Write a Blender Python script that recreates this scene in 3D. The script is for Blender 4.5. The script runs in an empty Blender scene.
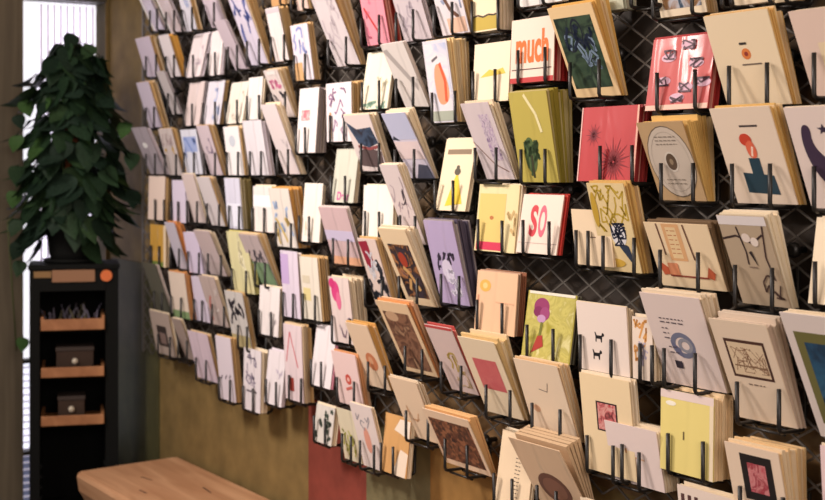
import bpy, bmesh, math, random
from mathutils import Vector, Matrix
random.seed(7)
scene = bpy.context.scene
COL = scene.collection

# ------------------------------------------------------------------ camera
F = 1350.0; CX = 412.5; HY = 168.0          # focal length in pixels, image centre, horizon row
PHI = math.atan((CX + 450.0) / F); CS = math.cos(PHI); SN = math.sin(PHI)
D = 1.48; H = 1.28                          # camera to card wall, eye height
cam_d = bpy.data.cameras.new('camera'); cam = bpy.data.objects.new('camera', cam_d); COL.objects.link(cam)
cam.location = (0, -D, H)
fw = Vector((-CS, SN, 0)); rt = Vector((SN, CS, 0)); up = Vector((0, 0, 1))
cam.rotation_euler = Matrix((rt, up, -fw)).transposed().to_euler()
cam_d.sensor_width = 36; cam_d.lens = F / 825 * 36
cam_d.shift_y = -(250 - HY) / 825
cam_d.dof.use_dof = True; cam_d.dof.focus_distance = 2.15; cam_d.dof.aperture_fstop = 6.3
cam_d.clip_start = 0.02
scene.camera = cam

# ------------------------------------------------------------------ light
w = bpy.data.worlds.new('room_ambience'); scene.world = w; w.use_nodes = True
w.node_tree.nodes['Background'].inputs[0].default_value = (1.0, 0.80, 0.62, 1)
w.node_tree.nodes['Background'].inputs[1].default_value = 0.32
def area(name, loc, target, size, power, col, sy=None, spread=180):
    l = bpy.data.lights.new(name, 'AREA'); l.energy = power; l.color = col
    l.shape = 'RECTANGLE'; l.size = size; l.size_y = sy or size; l.spread = math.radians(spread)
    o = bpy.data.objects.new(name, l); COL.objects.link(o); o.location = loc
    o.rotation_euler = (Vector(target) - Vector(loc)).to_track_quat('-Z', 'Y').to_euler()
area('shop_ceiling_lamp', (-3.0, -1.7, 2.45), (-2.5, 0, 1.35), 0.5, 25, (1.0, 0.87, 0.80), spread=95)
area('shop_track_lamp', (-1.9, -1.75, 2.45), (-1.6, 0, 1.1), 0.40, 20, (1.0, 0.84, 0.74))
area('camera_side_fill', (1.1, -1.5, 1.9), (-1.9, 0, 1.2), 1.3, 58, (1.0, 0.84, 0.75))  # unseen broad warm fill, added to brighten the right edges of the stacks
area('shop_window_daylight', (-1.8, -3.4, 1.5), (-2.2, 0, 1.3), 1.6, 22, (0.94, 0.93, 1.0))
scene.view_settings.view_transform = 'Standard'; scene.view_settings.look = 'None'
scene.view_settings.gamma = 1; scene.view_settings.use_curve_mapping = False
scene.view_settings.exposure = -0.52

# ------------------------------------------------------------------ helpers
def lin(c):
    return tuple((v/255/12.92 if v/255 <= .04045 else ((v/255+.055)/1.055)**2.4) for v in c) + (1,)
MATS = {}
def mat(c, rough=.6, sleeve=False, metal=0, var=0.0):
    key = (tuple(c), rough, sleeve, metal, var)
    if key in MATS: return MATS[key]
    m = bpy.data.materials.new('paint_%d_%d_%d' % tuple(c)); m.use_nodes = True
    nt = m.node_tree; b = nt.nodes['Principled BSDF']
    b.inputs['Base Color'].default_value = lin(c); b.inputs['Roughness'].default_value = rough
    b.inputs['Metallic'].default_value = metal
    if var:
        b.inputs['Specular IOR Level'].default_value = .12
        tc = nt.nodes.new('ShaderNodeTexCoord'); n = nt.nodes.new('ShaderNodeTexNoise'); n.inputs['Scale'].default_value = 14
        n.inputs['Detail'].default_value = 6
        r = nt.nodes.new('ShaderNodeValToRGB')
        r.color_ramp.elements[0].color = lin([max(0, v*(1-var)) for v in c]); r.color_ramp.elements[1].color = lin([min(255, v*(1+var)) for v in c])
        r.color_ramp.elements[0].position = .3; r.color_ramp.elements[1].position = .7
        nt.links.new(tc.outputs['Object'], n.inputs['Vector']); nt.links.new(n.outputs['Fac'], r.inputs[0]); nt.links.new(r.outputs[0], b.inputs['Base Color'])
    if sleeve:
        b.inputs['Coat Weight'].default_value = .7; b.inputs['Coat Roughness'].default_value = .2
        tc = nt.nodes.new('ShaderNodeTexCoord'); n = nt.nodes.new('ShaderNodeTexNoise'); n.inputs['Scale'].default_value = 16
        n.inputs['Detail'].default_value = 1.0; n.inputs['Distortion'].default_value = .6
        bp = nt.nodes.new('ShaderNodeBump'); bp.inputs['Strength'].default_value = .5; bp.inputs['Distance'].default_value = .02
        mp = nt.nodes.new('ShaderNodeMapping'); mp.inputs['Scale'].default_value = (1.6, 1, .6)
        nt.links.new(tc.outputs['Object'], mp.inputs[0]); nt.links.new(mp.outputs[0], n.inputs['Vector'])
        nt.links.new(n.outputs['Fac'], bp.inputs['Height']); nt.links.new(bp.outputs[0], b.inputs['Coat Normal'])
    MATS[key] = m; return m
def pic(cols, scale=40, kind='noise', rough=.45):
    """a printed picture: patches of several inks"""
    key = ('pic', tuple(map(tuple, cols)), scale, kind)
    if key in MATS: return MATS[key]
    m = bpy.data.materials.new('printed_ink'); m.use_nodes = True; nt = m.node_tree; b = nt.nodes['Principled BSDF']
    b.inputs['Roughness'].default_value = rough
    tc = nt.nodes.new('ShaderNodeTexCoord')
    if kind == 'noise':
        n = nt.nodes.new('ShaderNodeTexNoise'); n.inputs['Scale'].default_value = scale; n.inputs['Detail'].default_value = 3; n.inputs['Distortion'].default_value = 1.2; out = n.outputs['Fac']
    elif kind == 'cell':
        n = nt.nodes.new('ShaderNodeTexVoronoi'); n.inputs['Scale'].default_value = scale
        s = nt.nodes.new('ShaderNodeSeparateColor'); nt.links.new(n.outputs['Color'], s.inputs[0]); out = s.outputs[0]
    else:
        n = nt.nodes.new('ShaderNodeTexWave'); n.inputs['Scale'].default_value = scale; n.inputs['Distortion'].default_value = 8; n.inputs['Detail'].default_value = 3; out = n.outputs['Fac']
    nt.links.new(tc.outputs['Object'], n.inputs['Vector'])
    r = nt.nodes.new('ShaderNodeValToRGB'); cr = r.color_ramp; k = len(cols)
    while len(cr.elements) < k: cr.elements.new(.5)
    lo, hi = (.3, .7) if kind == 'noise' else (.02, .98)
    for i, c in enumerate(cols):
        cr.elements[i].position = lo + (hi-lo)*i/max(1, k-1); cr.elements[i].color = lin(c)
    if kind == 'cell': cr.interpolation = 'CONSTANT'
    nt.links.new(out, r.inputs[0]); nt.links.new(r.outputs[0], b.inputs['Base Color'])
    MATS[key] = m; return m
def emit(c, s):
    m = bpy.data.materials.new('daylit_pane'); m.use_nodes = True; b = m.node_tree.nodes['Principled BSDF']
    b.inputs['Base Color'].default_value = lin(c); b.inputs['Emission Color'].default_value = lin(c); b.inputs['Emission Strength'].default_value = s
    return m
def wood(c1, c2, scale=(2, 30, 30), rough=.5):
    m = bpy.data.materials.new('wood_grain'); m.use_nodes = True; nt = m.node_tree; b = nt.nodes['Principled BSDF']
    b.inputs['Roughness'].default_value = rough
    tc = nt.nodes.new('ShaderNodeTexCoord'); mp = nt.nodes.new('ShaderNodeMapping'); mp.inputs['Scale'].default_value = scale
    n = nt.nodes.new('ShaderNodeTexNoise'); n.inputs['Scale'].default_value = 1.0; n.inputs['Detail'].default_value = 8; n.inputs['Distortion'].default_value = .8
    r = nt.nodes.new('ShaderNodeValToRGB'); r.color_ramp.elements[0].color = lin(c1); r.color_ramp.elements[1].color = lin(c2)
    r.color_ramp.elements[0].position = .3; r.color_ramp.elements[1].position = .7
    nt.links.new(tc.outputs['Object'], mp.inputs[0]); nt.links.new(mp.outputs[0], n.inputs['Vector']); nt.links.new(n.outputs['Fac'], r.inputs[0]); nt.links.new(r.outputs[0], b.inputs['Base Color'])
    return m

def box(bm, lo, hi, mi=0):
    v = [bm.verts.new((x, y, z)) for z in (lo[2], hi[2]) for y in (lo[1], hi[1]) for x in (lo[0], hi[0])]
    fs = []
    for q in ((0, 2, 3, 1), (4, 5, 7, 6), (0, 1, 5, 4), (2, 6, 7, 3), (0, 4, 6, 2), (1, 3, 7, 5)):
        f = bm.faces.new([v[i] for i in q]); f.material_index = mi; fs.append(f)
    return v
def tube(bm, pts, r, seg=8, closed_ends=True, mi=0):
    pts = [Vector(p) for p in pts]; rings = []
    for i, p in enumerate(pts):
        a = pts[max(0, i-1)]; b = pts[min(len(pts)-1, i+1)]; d = (b-a).normalized()
        ref = Vector((1, 0, 0)) if abs(d.x) < .9 else Vector((0, 0, 1))
        u = d.cross(ref).normalized(); v = d.cross(u)
        rr = r[i] if isinstance(r, (list, tuple)) else r
        rings.append([bm.verts.new(p + (u*math.cos(2*math.pi*k/seg) + v*math.sin(2*math.pi*k/seg))*rr) for k in range(seg)])
    for a, b in zip(rings, rings[1:]):
        for k in range(seg):
            f = bm.faces.new((a[k], a[(k+1) % seg], b[(k+1) % seg], b[k])); f.smooth = True; f.material_index = mi
    if closed_ends:
        bm.faces.new(rings[0][::-1]).material_index = mi; bm.faces.new(rings[-1]).material_index = mi
def lathe(bm, prof, seg=24, c=(0, 0, 0), mi=0):
    rings = [[bm.verts.new((c[0]+r*math.cos(2*math.pi*k/seg), c[1]+r*math.sin(2*math.pi*k/seg), c[2]+z)) for k in range(seg)] for r, z in prof]
    for a, b in zip(rings, rings[1:]):
        for k in range(seg):
            f = bm.faces.new((a[k], a[(k+1) % seg], b[(k+1) % seg], b[k])); f.smooth = True; f.material_index = mi
    bm.faces.new(rings[0][::-1]); bm.faces.new(rings[-1])
def mesh_of(bm, name):
    bmesh.ops.recalc_face_normals(bm, faces=bm.faces[:])
    me = bpy.data.meshes.new(name); bm.to_mesh(me); bm.free(); return me
def obj(name, bm, mats, parent=None, loc=None, rot=None):
    me = mesh_of(bm, name) if isinstance(bm, bmesh.types.BMesh) else bm
    if not isinstance(mats, (list, tuple)): mats = [mats]
    if len(me.materials) == 0:
        for m in mats: me.materials.append(m)
    o = bpy.data.objects.new(name, me); COL.objects.link(o); o.parent = parent
    if loc is not None: o.location = loc
    if rot is not None: o.rotation_euler = rot
    return o
def boxo(name, lo, hi, m, parent=None, bevel=0):
    bm = bmesh.new(); box(bm, lo, hi)
    if bevel: bmesh.ops.bevel(bm, geom=bm.edges[:], offset=bevel, segments=2, affect='EDGES', profile=.5)
    return obj(name, bm, m, parent)
def tag(o, label=None, cat=None, group=None, kind=None):
    if label: o['label'] = label
    if cat: o['category'] = cat
    if group: o['group'] = group
    if kind: o['kind'] = kind
    return o
def empty(name, loc, rz=0):
    o = bpy.data.objects.new(name, None); COL.objects.link(o); o.location = loc; o.rotation_euler = (0, 0, rz); o.empty_display_size = .02
    return o
# from a place on the wall as measured in the photograph to metres: out = distance from the wall
def unproj(x, y, out):
    u = (x-CX)/F; v = (HY-y)/F; t = (D-out)/(SN+u*CS)
    return t*(-CS+u*SN), H+t*v, t

# ------------------------------------------------------------------ room shell
WALLC = (122, 102, 64)
bm = bmesh.new(); box(bm, (-4.3, 0, 0), (1.2, .12, 2.7)); tag(obj('wall_right', bm, mat(WALLC, .7, var=.10)), kind='structure')
bm = bmesh.new(); box(bm, (-4.3, -4, -.1), (1.2, .12, 0)); tag(obj('floor', bm, wood((60, 45, 34), (88, 66, 48))), kind='structure')
bm = bmesh.new(); box(bm, (-4.3, -4, 2.7), (1.2, .12, 2.8)); tag(obj('ceiling', bm, mat((205, 195, 180), .8)), kind='structure')
XB = -4.09; WY0, WY1 = -.278, -.012; WZ0, WZ1 = .12, 1.81
bm = bmesh.new()
box(bm, (XB-.12, -4, 0), (XB, WY0, 2.7)); box(bm, (XB-.12, WY1, 0), (XB, 0, 2.7))
box(bm, (XB-.12, WY0, 0), (XB, WY1, WZ0)); box(bm, (XB-.12, WY0, WZ1), (XB, WY1, 2.7))
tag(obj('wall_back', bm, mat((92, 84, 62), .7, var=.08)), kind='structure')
# painted panels on the card wall, under and beside the rack, then dark boards for the shade behind it
def panel(n, x0, x1, z0, z1, c, th=.004):
    X0 = unproj(x0, 400, 0)[0]; X1 = unproj(x1, 400, 0)[0]
    tag(boxo('trim_%d' % n, (X0, -th, z0), (X1, 0, z1), mat(c, .65, var=.10)), kind='structure')
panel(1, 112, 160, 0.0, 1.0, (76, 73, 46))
panel(3, 310, 368, 0.0, .75, (128, 64, 54))
panel(4, 368, 432, 0.0, .75, (112, 106, 78))
panel(5, 432, 500, 0.0, .75, (142, 108, 62))
shade_brown = pic([(40, 33, 27), (50, 41, 33), (56, 45, 35), (104, 82, 54)], 5, rough=.75)  # dark mottled brown stands in for shade on the tan wall behind the mesh
tag(boxo('trim_6', (unproj(160, 400, 0)[0], -.004, .75), (-2.30, 0, 1.92), shade_brown), kind='structure')
tag(boxo('trim_7', (-2.30, -.004, .92), (-.85, 0, 1.92), shade_brown), kind='structure')
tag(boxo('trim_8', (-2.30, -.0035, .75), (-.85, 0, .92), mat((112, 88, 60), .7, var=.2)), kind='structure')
# window beside the corner: frame, bars, ribbed panes
win = empty('window_1', (XB, (WY0+WY1)/2, WZ0)); tag(win, kind='structure')
fm = wood((96, 86, 70), (122, 110, 90), (30, 30, 2))
dk = mat((70, 66, 60), .5)
def wpart(name, lo, hi, m):
    o = boxo(name, tuple(a-b for a, b in zip(lo, win.location)), tuple(a-b for a, b in zip(hi, win.location)), m, win); return o
wpart('window_jamb', (XB-.10, WY0-.085, 0), (XB+.03, WY0, 2.2), fm)
wpart('window_head', (XB-.10, WY0, WZ1-.012), (XB+.01, WY1, WZ1+.05), dk)
wpart('window_stile', (XB-.10, WY1, WZ0), (XB+.006, -.001, WZ1+.05), mat(WALLC, .7, var=.10))
for z in (1.535, .69, .41):
    wpart('window_bar', (XB-.05, WY0, z-.006), (XB-.01, WY1, z+.006), dk)
wpart('window_pane', (XB-.09, WY0, .69), (XB-.085, WY1, WZ1), emit((250, 248, 255), 1.5))
wpart('window_pane', (XB-.09, WY0, .41), (XB-.085, WY1, .69), emit((244, 246, 255), 1.3))
wpart('window_pane', (XB-.09, WY0, WZ0), (XB-.085, WY1, .41), emit((120, 126, 150), .35))
slm = emit((235, 226, 244), .62)
for k in range(9):
    y = WY1-.012-k*.0205
    wpart('blind_slat', (XB-.078, y-.0075, .70), (XB-.068, y, WZ1-.02), slm)
for k in range(26):
    z = .135+k*.021
    wpart('blind_cross_slat', (XB-.078, WY0, z), (XB-.072, WY0+.075, z+.005), slm)

# ------------------------------------------------------------------ card rack: expanded metal mesh
MO = .022                                    # mesh plane, from the wall
RX0, RX1, RZ0, RZ1 = -3.74, -.85, .745, 1.90
steel = mat((112, 107, 101), .45, metal=.6)
black = mat((24, 22, 21), .42)
rack = empty('card_rack_mesh', ((RX0+RX1)/2, 0, RZ0))
tag(rack, 'wide dark diamond mesh panel of metal strands covering the wall behind all cards', 'wall rack')
def clip_line(p, d):
    ts = []
    t0, t1 = -1e9, 1e9
    for a in (0, 1):
        lo, hi = ((RX0, RX1), (RZ0, RZ1))[a]
        ta, tb = (lo-p[a])/d[a], (hi-p[a])/d[a]
        t0 = max(t0, min(ta, tb)); t1 = min(t1, max(ta, tb))
    return (t0, t1) if t1 > t0 else None
DW, DH = .068, .040
bm = bmesh.new()
for sgn in (1, -1):
    L = math.hypot(DW, DH); d = (DW/L, sgn*DH/L); nrm = (-d[1], d[0])
    n0 = int((RX1-RX0+(RZ1-RZ0)*DW/DH)/DW)+2
    for k in range(-n0, n0):
        p = (RX0+k*DW, RZ0)
        c = clip_line(p, d)
        if not c: continue
        a = (p[0]+d[0]*c[0], p[1]+d[1]*c[0]); b = (p[0]+d[0]*c[1], p[1]+d[1]*c[1])
        hw = .0016; y0 = -MO+(.0014 if sgn > 0 else 0); y1 = y0-.0022
        v = [bm.verts.new((q[0]+nrm[0]*s*hw-rack.location.x, yy, q[1]+nrm[1]*s*hw-RZ0)) for q in (a, b) for s in (-1, 1) for yy in (y0, y1)]
        for q in ((0, 1, 3, 2), (4, 6, 7, 5), (0, 4, 5, 1), (2, 3, 7, 6), (0, 2, 6, 4), (1, 5, 7, 3)):
            bm.faces.new([v[i] for i in q])
obj('diamond_strands', bm, steel, rack)
for (a, b, c, d_) in ((RX0, RX1, RZ1-.004, RZ1+.004),):
    boxo('mesh_rail', (a-rack.location.x, -MO-.003, c-RZ0), (b-rack.location.x, -MO+.003, d_-RZ0), steel, rack)
for a in (RX0, RX1):
    boxo('mesh_rail', (a-.004-rack.location.x, -MO-.003, 0), (a+.004-rack.location.x, -MO+.003, RZ1-RZ0), steel, rack)
# mounting bolts that hold the mesh off the wall
bmb = bmesh.new()
tube(bmb, [(0, 0, 0), (0, -.02, 0), (0, -.030, 0)], .0045, 8)
tube(bmb, [(0, -.024, 0), (0, -.030, 0), (0, -.034, 0)], [.011, .011, .007], 10)
bolt_me = mesh_of(bmb, 'mounting_bolt'); bolt_me.materials.append(black)
for (x, y) in ((445, 411), (488, 440), (796, 250), (792, 56), (622, 54), (571, 133), (434, 142), (384, 205), (316, 58), (179, 91), (345, 330), (572, 190)):
    X, Z, _ = unproj(x, y, MO)
    obj('mounting_bolt', bolt_me, black, rack, (X-rack.location.x, 0, Z-RZ0))

# ------------------------------------------------------------------ cards: prints
def add_print(card, w_, h_, items, lay=0):
    bm = bmesh.new(); mats = []
    def mi(c):
        m = c if isinstance(c, bpy.types.Material) else mat(c, .5)
        if m not in mats: mats.append(m)
        return mats.index(m)
    def face(pts, c, y):
        f = bm.faces.new([bm.verts.new((u*w_, y, v*h_)) for u, v in pts]); f.material_index = mi(c)
    for it in items:
        y = -.0003-.00012*lay; lay += 1; k = it[0]
        if k == 'r': _, a, b, c, d, col = it; face([(a, b), (c, b), (c, d), (a, d)], col, y)
        elif k == 'e':
            _, u, v, ru, rv, col = it; face([(u+ru*math.cos(t*math.pi/12), v+rv*math.sin(t*math.pi/12)) for t in range(24)], col, y)
        elif k == 'o':
            _, u, v, ru, rv, q, col = it
            for t in range(24):
                a, b = t*math.pi/12, (t+1)*math.pi/12
                face([(u+ru*s*math.cos(x), v+rv*s*math.sin(x)) for s, x in ((1, a), (1, b), (q, b), (q, a))], col, y)
        elif k == 'p': face(it[1], it[2], y)
        elif k == 'l':
            _, pts, wd, col = it; asp = w_/h_
            for (a, b) in zip(pts, pts[1:]):
                dx, dy = (b[0]-a[0]), (b[1]-a[1])/asp; L = math.hypot(dx, dy) or 1
                nx, ny = -dy/L*wd/2, dx/L*wd/2*asp
                face([(a[0]+nx, a[1]+ny), (a[0]-nx, a[1]-ny), (b[0]-nx, b[1]-ny), (b[0]+nx, b[1]+ny)], col, y)
        elif k == 's':               # star burst of thin rays
            _, u, v, r, n, col = it; asp = w_/h_
            for t in range(n):
                a = 2*math.pi*t/n; q = r*(1 if t % 2 else .72)
                face([(u+q*math.cos(a), v+q*math.sin(a)*asp), (u+q*.1*math.cos(a+.9), v+q*.1*math.sin(a+.9)*asp), (u+q*.1*math.cos(a-.9), v+q*.1*math.sin(a-.9)*asp)], col, y)
        elif k == 'w':               # rows of tiny handwriting
            _, a, b, c, d, n, col = it
            for q in range(n):
                v = d-(d-b)*(q+.5)/n; u = a
                while u < c:
                    l = random.uniform(.03, .09); face([(u, v-.006), (min(c, u+l), v-.006), (min(c, u+l), v+.006), (u, v+.006)], col, y); u += l+.025
        elif k == 'k':               # loose pen or brush strokes
            _, a, b, c, d, n, wd, col = it; rnd = random.Random(n*17+int(a*100)+int(wd*1000))
            for q in range(n):
                p = [(rnd.uniform(a, c), rnd.uniform(b, d))]
                for _i in range(4): p.append((min(c, max(a, p[-1][0]+rnd.uniform(-.18, .18))), min(d, max(b, p[-1][1]+rnd.uniform(-.16, .16)))))
                asp = w_/h_
                for (A, B) in zip(p, p[1:]):
                    dx, dy = (B[0]-A[0]), (B[1]-A[1])/asp; L = math.hypot(dx, dy) or 1
                    nx, ny = -dy/L*wd/2, dx/L*wd/2*asp
                    face([(A[0]+nx, A[1]+ny), (A[0]-nx, A[1]-ny), (B[0]-nx, B[1]-ny), (B[0]+nx, B[1]+ny)], col, y)
        elif k == 't':
            _, s, a, b, c, d, col = it
            cu = bpy.data.curves.new('lettering', 'FONT'); cu.body = s; tmp = bpy.data.objects.new('lettering', cu); COL.objects.link(tmp)
            cu.offset = .035
            bpy.context.view_layer.update()
            me = bpy.data.meshes.new_from_object(tmp.evaluated_get(bpy.context.evaluated_depsgraph_get()))
            bpy.data.objects.remove(tmp)
            xs = [v.co.x for v in me.vertices]; ys = [v.co.y for v in me.vertices]
            for v in me.vertices:
                v.co = (w_*(a+(c-a)*(v.co.x-min(xs))/(max(xs)-min(xs))), y, h_*(b+(d-b)*(v.co.y-min(ys))/(max(ys)-min(ys))))
            obj('lettering', me, mat(col, .5), card)
    if len(bm.faces):
        me = bpy.data.meshes.new('print'); bm.normal_update()
        for f in bm.faces:
            if f.normal.y > 0: f.normal_flip()
        bm.to_mesh(me); o = obj('print', me, mats, card)
    bm.free()

# ------------------------------------------------------------------ cards: every stack the photograph shows
W = (236, 230, 224); C = (238, 220, 190); Li = (216, 204, 210); T = (210, 174, 120); LW = (230, 220, 228); B = (30, 27, 30)
K = dict
def heart(u, v, r, c): return ('p', [(u, v-r), (u+r, v+.2*r), (u+.6*r, v+.8*r), (u, v+.3*r), (u-.6*r, v+.8*r), (u-r, v+.2*r)], c)
def dog(u, v, s): # small standing dog
    P = [(0, 0), (.1, 0), (.12, .3), (.5, .3), (.55, 0), (.65, 0), (.68, .5), (.9, .62), (.88, .8), (.72, .9), (.62, .62), (.15, .6), (.02, .9), (-.05, .88), (.02, .5)]
    return ('p', [(u+a*s, v+b*s*.8) for a, b in P], B)
moon = [(.18, .95), (.30, .93), (.27, .72), (.42, .55), (.62, .46), (.80, .48), (.92, .40), (.75, .22), (.52, .18), (.30, .28), (.17, .50), (.13, .75)]
def soft(P, n=2):
    for _ in range(n): P = [q for a, b in zip(P, P[1:]+P[:1]) for q in ((a[0]*.75+b[0]*.25, a[1]*.75+b[1]*.25), (a[0]*.25+b[0]*.75, a[1]*.25+b[1]*.75))]
    return P
moon = soft([(u, v*.88) for u, v in moon])
star5 = [(.47+(.085 if i % 2 == 0 else .036)*math.sin(i*math.pi/5), .78+(.055 if i % 2 == 0 else .023)*math.cos(i*math.pi/5)) for i in range(10)]
S = []   # TLx TLy BLx BLy width thickness front edge sleeve prongs description print
def st(*a): S.append(a)
# --- the near end of the rack
st(645,-72,661,18,46,12,C,T,0,(653,692),'cream bordered card with a brown and grey painted scene',[('r',.1,.08,.92,.9,pic([(70,60,54),(150,110,70),(190,190,196),(60,80,100)],34))])
st(722,-72,735,6,38,6,C,C,0,(722,731),'plain cream card above the pineapple card',[])
st(768,-60,775,3,24,4,(225,205,170),T,0,(770,786),'narrow cream card above the speckled pink card',[])
st(588,-60,600,12,24,30,(196,200,176),(190,192,168),1,(631,654),'pale sage sleeved card with jagged page edges',[])
st(473,-42,473,33,26,14,(240,222,184),C,0,(472,498),'cream card with a torn olive band along its foot',[('r',.02,.02,.98,.2,(190,166,70)),('l',[(.0,.2),(.2,.22),(.4,.19),(.6,.215),(.8,.2),(1,.22)],.04,(70,52,36)),('l',[(.62,.62),(.82,.62),(.64,.52),(.84,.52)],.05,(70,60,50))])
st(508,-72,518,8,44,5,W,C,0,(518,543),'white card in the pocket above the orange lettered card',[('r',.5,.0,.56,.5,(190,190,190))])
st(383,-33,405,42,27,5,(208,196,200),Li,1,(396,413),'silvery lilac sleeved card beside the pink card',[('k',.1,.1,.9,.9,8,.05,(180,168,176))])
st(423,-44,443,36,27,15,(226,218,222),T,0,(434,452),'white card with brown and blue brush streaks',[('k',.05,.3,.9,.9,5,.06,(160,170,196)),('l',[(.1,.75),(.5,.3),(.75,.2)],.1,(110,78,64)),('r',.3,.02,.95,.2,(226,188,164))])
st(355,-29,368,46,22,13,(226,146,160),(196,62,50),1,(361,379),'pink sleeved card with bright red edges',[('k',.1,.1,.9,.9,7,.06,(206,116,138)),('l',[(.1,.5),(.6,.15)],.06,(190,60,60))])
st(304,-18,338,67,22,16,(222,212,214),T,1,(328,346),'tall silvery white sleeved card with thick tan edges',[('k',.1,.2,.9,.9,8,.05,(196,184,190))])
st(286,-49,298,11,11,4,(222,196,184),T,1,(291,303),'small pinkish card above the narrow upright blue streaked card',[])
st(264,-48,272,7,15,5,(190,148,100),T,0,(263,280),'tan card on the top row above the rolled white card',[])
st(225,-9,252,66,16,11,(216,208,226),T,1,(247,259),'white sleeved card with blue ink scribbles',[('k',.05,.1,.95,.9,9,.07,(86,98,160)),('r',.1,.9,.9,.95,(110,130,180))])
st(265,9,276,62,13,9,(232,222,220),T,1,(271,284),'rounded white sleeved card beside the blue scribbled card',[('r',.0,.9,1,.98,(200,190,196))])
st(290,26,297,81,17,6,(222,214,222),(206,170,120),1,(294,305),'narrow upright card with a blue streak and tan foot',[('k',.1,.45,.8,.95,5,.08,(140,150,200)),('r',.0,.0,.45,.32,(206,164,116))])
st(368,53,360,110,27,3,(238,230,206),C,1,(362,379),'ivory sleeved card with rounded shoulders and a green foot',[('k',.1,.02,.9,.12,5,.05,(130,160,140)),('k',.1,.3,.9,.9,3,.05,(220,212,186))])
st(380,45,406,108,23,4,(228,220,214),LW,1,(396,413),'slanting silvery white sleeved card with a grey diagonal crease',[('p',[(0,.9),(.2,.92),(.9,.35),(.85,.25)],(176,168,164))])
# --- far end, top row
st(134,-12,155,33,10,3,(208,196,214),LW,1,(150,157),'lilac card at the window end of the top row',[('r',0,0,.16,1,(244,240,240))])
st(151,-12,172,35,11,3,(218,202,206),LW,1,(166,174),'pinkish lilac card, second from the window end, top row',[('r',0,0,.12,1,(244,240,240))])
st(176,-12,187,32,10,6,(222,220,232),T,1,(182,192),'bluish white card with tan edges on the top row',[('k',.1,.4,.9,.95,4,.1,(150,166,206))])
st(198,-12,212,28,13,4,(206,192,204),Li,0,(204,214),'plain mauve card on the top row, before the blue scribbles',[])
# --- second row of the far end
st(135,39,147,78,14,7,(208,196,214),T,0,(146,156),'tan edged lilac card at the second row window end',[])
st(158,36,171,78,10,8,(226,218,222),(222,170,80),0,(166,174),'white card with bright ochre edges on the second row',[])
st(194,36,185,78,15,3,(234,222,224),LW,1,(185,193),'glossy white sleeved card tilted back on the second row',[('k',.1,.3,.9,.8,4,.05,(206,190,200))])
st(212,32,208,76,12,3,(236,226,226),LW,1,(208,215),'white sleeved card tilted back beside the plain mauve slanting card',[])
st(214,22,236,71,11,3,(200,186,196),Li,0,(228,237),'plain mauve slanting card resting over the second row',[])
# --- third row of the far end
st(136,83,150,128,12,8,(206,196,214),T,0,(146,154),'tan edged lilac card at the third row window end',[])
st(156,72,173,115,8,2,(196,188,190),Li,0,(168,175),'narrow greyish card leaning far forward on the third row',[])
st(190,83,184,126,15,3,(226,210,208),LW,1,(184,192),'pinkish white sleeved card tilted back on the third row',[])
st(209,82,203,125,16,4,(226,222,232),T,1,(203,215),'pale blue tinted card tilted back on the third row',[('k',.2,.1,.9,.8,5,.09,(180,190,220))])
st(232,83,225,124,17,3,(236,228,214),C,1,(225,237),'creamy sleeved card tilted back on the third row',[('k',.1,.1,.9,.9,4,.05,(206,196,180))])
st(249,78,246,120,14,3,W,C,1,(247,259),'bright white sleeved card beside the pink dashed card',[])
st(263,71,281,118,14,11,(226,214,210),T,1,(271,285),'white card with pink dashes and a black loop',[('k',.05,.62,.95,.78,7,.07,(216,120,160)),('k',.1,.05,.8,.55,4,.08,(60,60,72)),('r',.2,.9,.8,.97,(232,226,222))])
st(300,89,296,153,19,13,(238,230,226),(150,136,136),1,(296,305),'white sleeved card with a small pink square motif',[('r',.18,.5,.6,.66,(226,120,130)),('k',.2,.52,.58,.64,4,.04,(240,200,200))])
st(326,84,327,142,25,12,(234,226,228),T,1,(330,344),'white card with mauve sketched figures',[('k',.1,.1,.9,.9,10,.04,(150,120,150)),('r',.12,.05,.2,.5,(190,140,90))])
# --- fourth row of the far end
st(131,128,151,174,15,3,(186,176,186),Li,1,(146,155),'grey lilac sleeved card with a white round spot',[('e',.45,.62,.16,.06,(246,246,246))])
st(158,129,170,175,13,5,(214,202,200),T,1,(165,176),'grey pink patterned card on the fourth row',[('k',.1,.3,.9,.9,5,.06,(180,160,160)),('k',.1,.1,.8,.7,2,.06,(206,170,90))])
st(180,130,187,174,16,3,(226,228,242),LW,1,(184,194),'blue and white sleeved card on the fourth row',[('r',.1,.5,.9,.84,(160,176,220)),('k',.1,.4,.9,.8,4,.08,(130,150,206))])
st(196,126,211,175,12,8,(214,198,206),T,0,(204,215),'mauve card with a fine sketch on the fourth row',[('k',.2,.45,.8,.8,4,.04,(130,110,140))])
st(223,127,229,175,15,7,(240,236,236),T,0,(227,238),'bright white card with a faint grey oval',[('e',.5,.7,.2,.12,(200,206,216))])
st(242,121,250,175,19,5,(230,224,230),LW,1,(250,261),'cool white sleeved card beside the steeply tipped card',[])
st(260,105,285,174,15,8,(230,218,218),C,0,(277,288),'long white card tipped steeply forward on the fourth row',[('k',.3,.3,.9,.8,3,.03,(206,196,198))])
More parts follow.
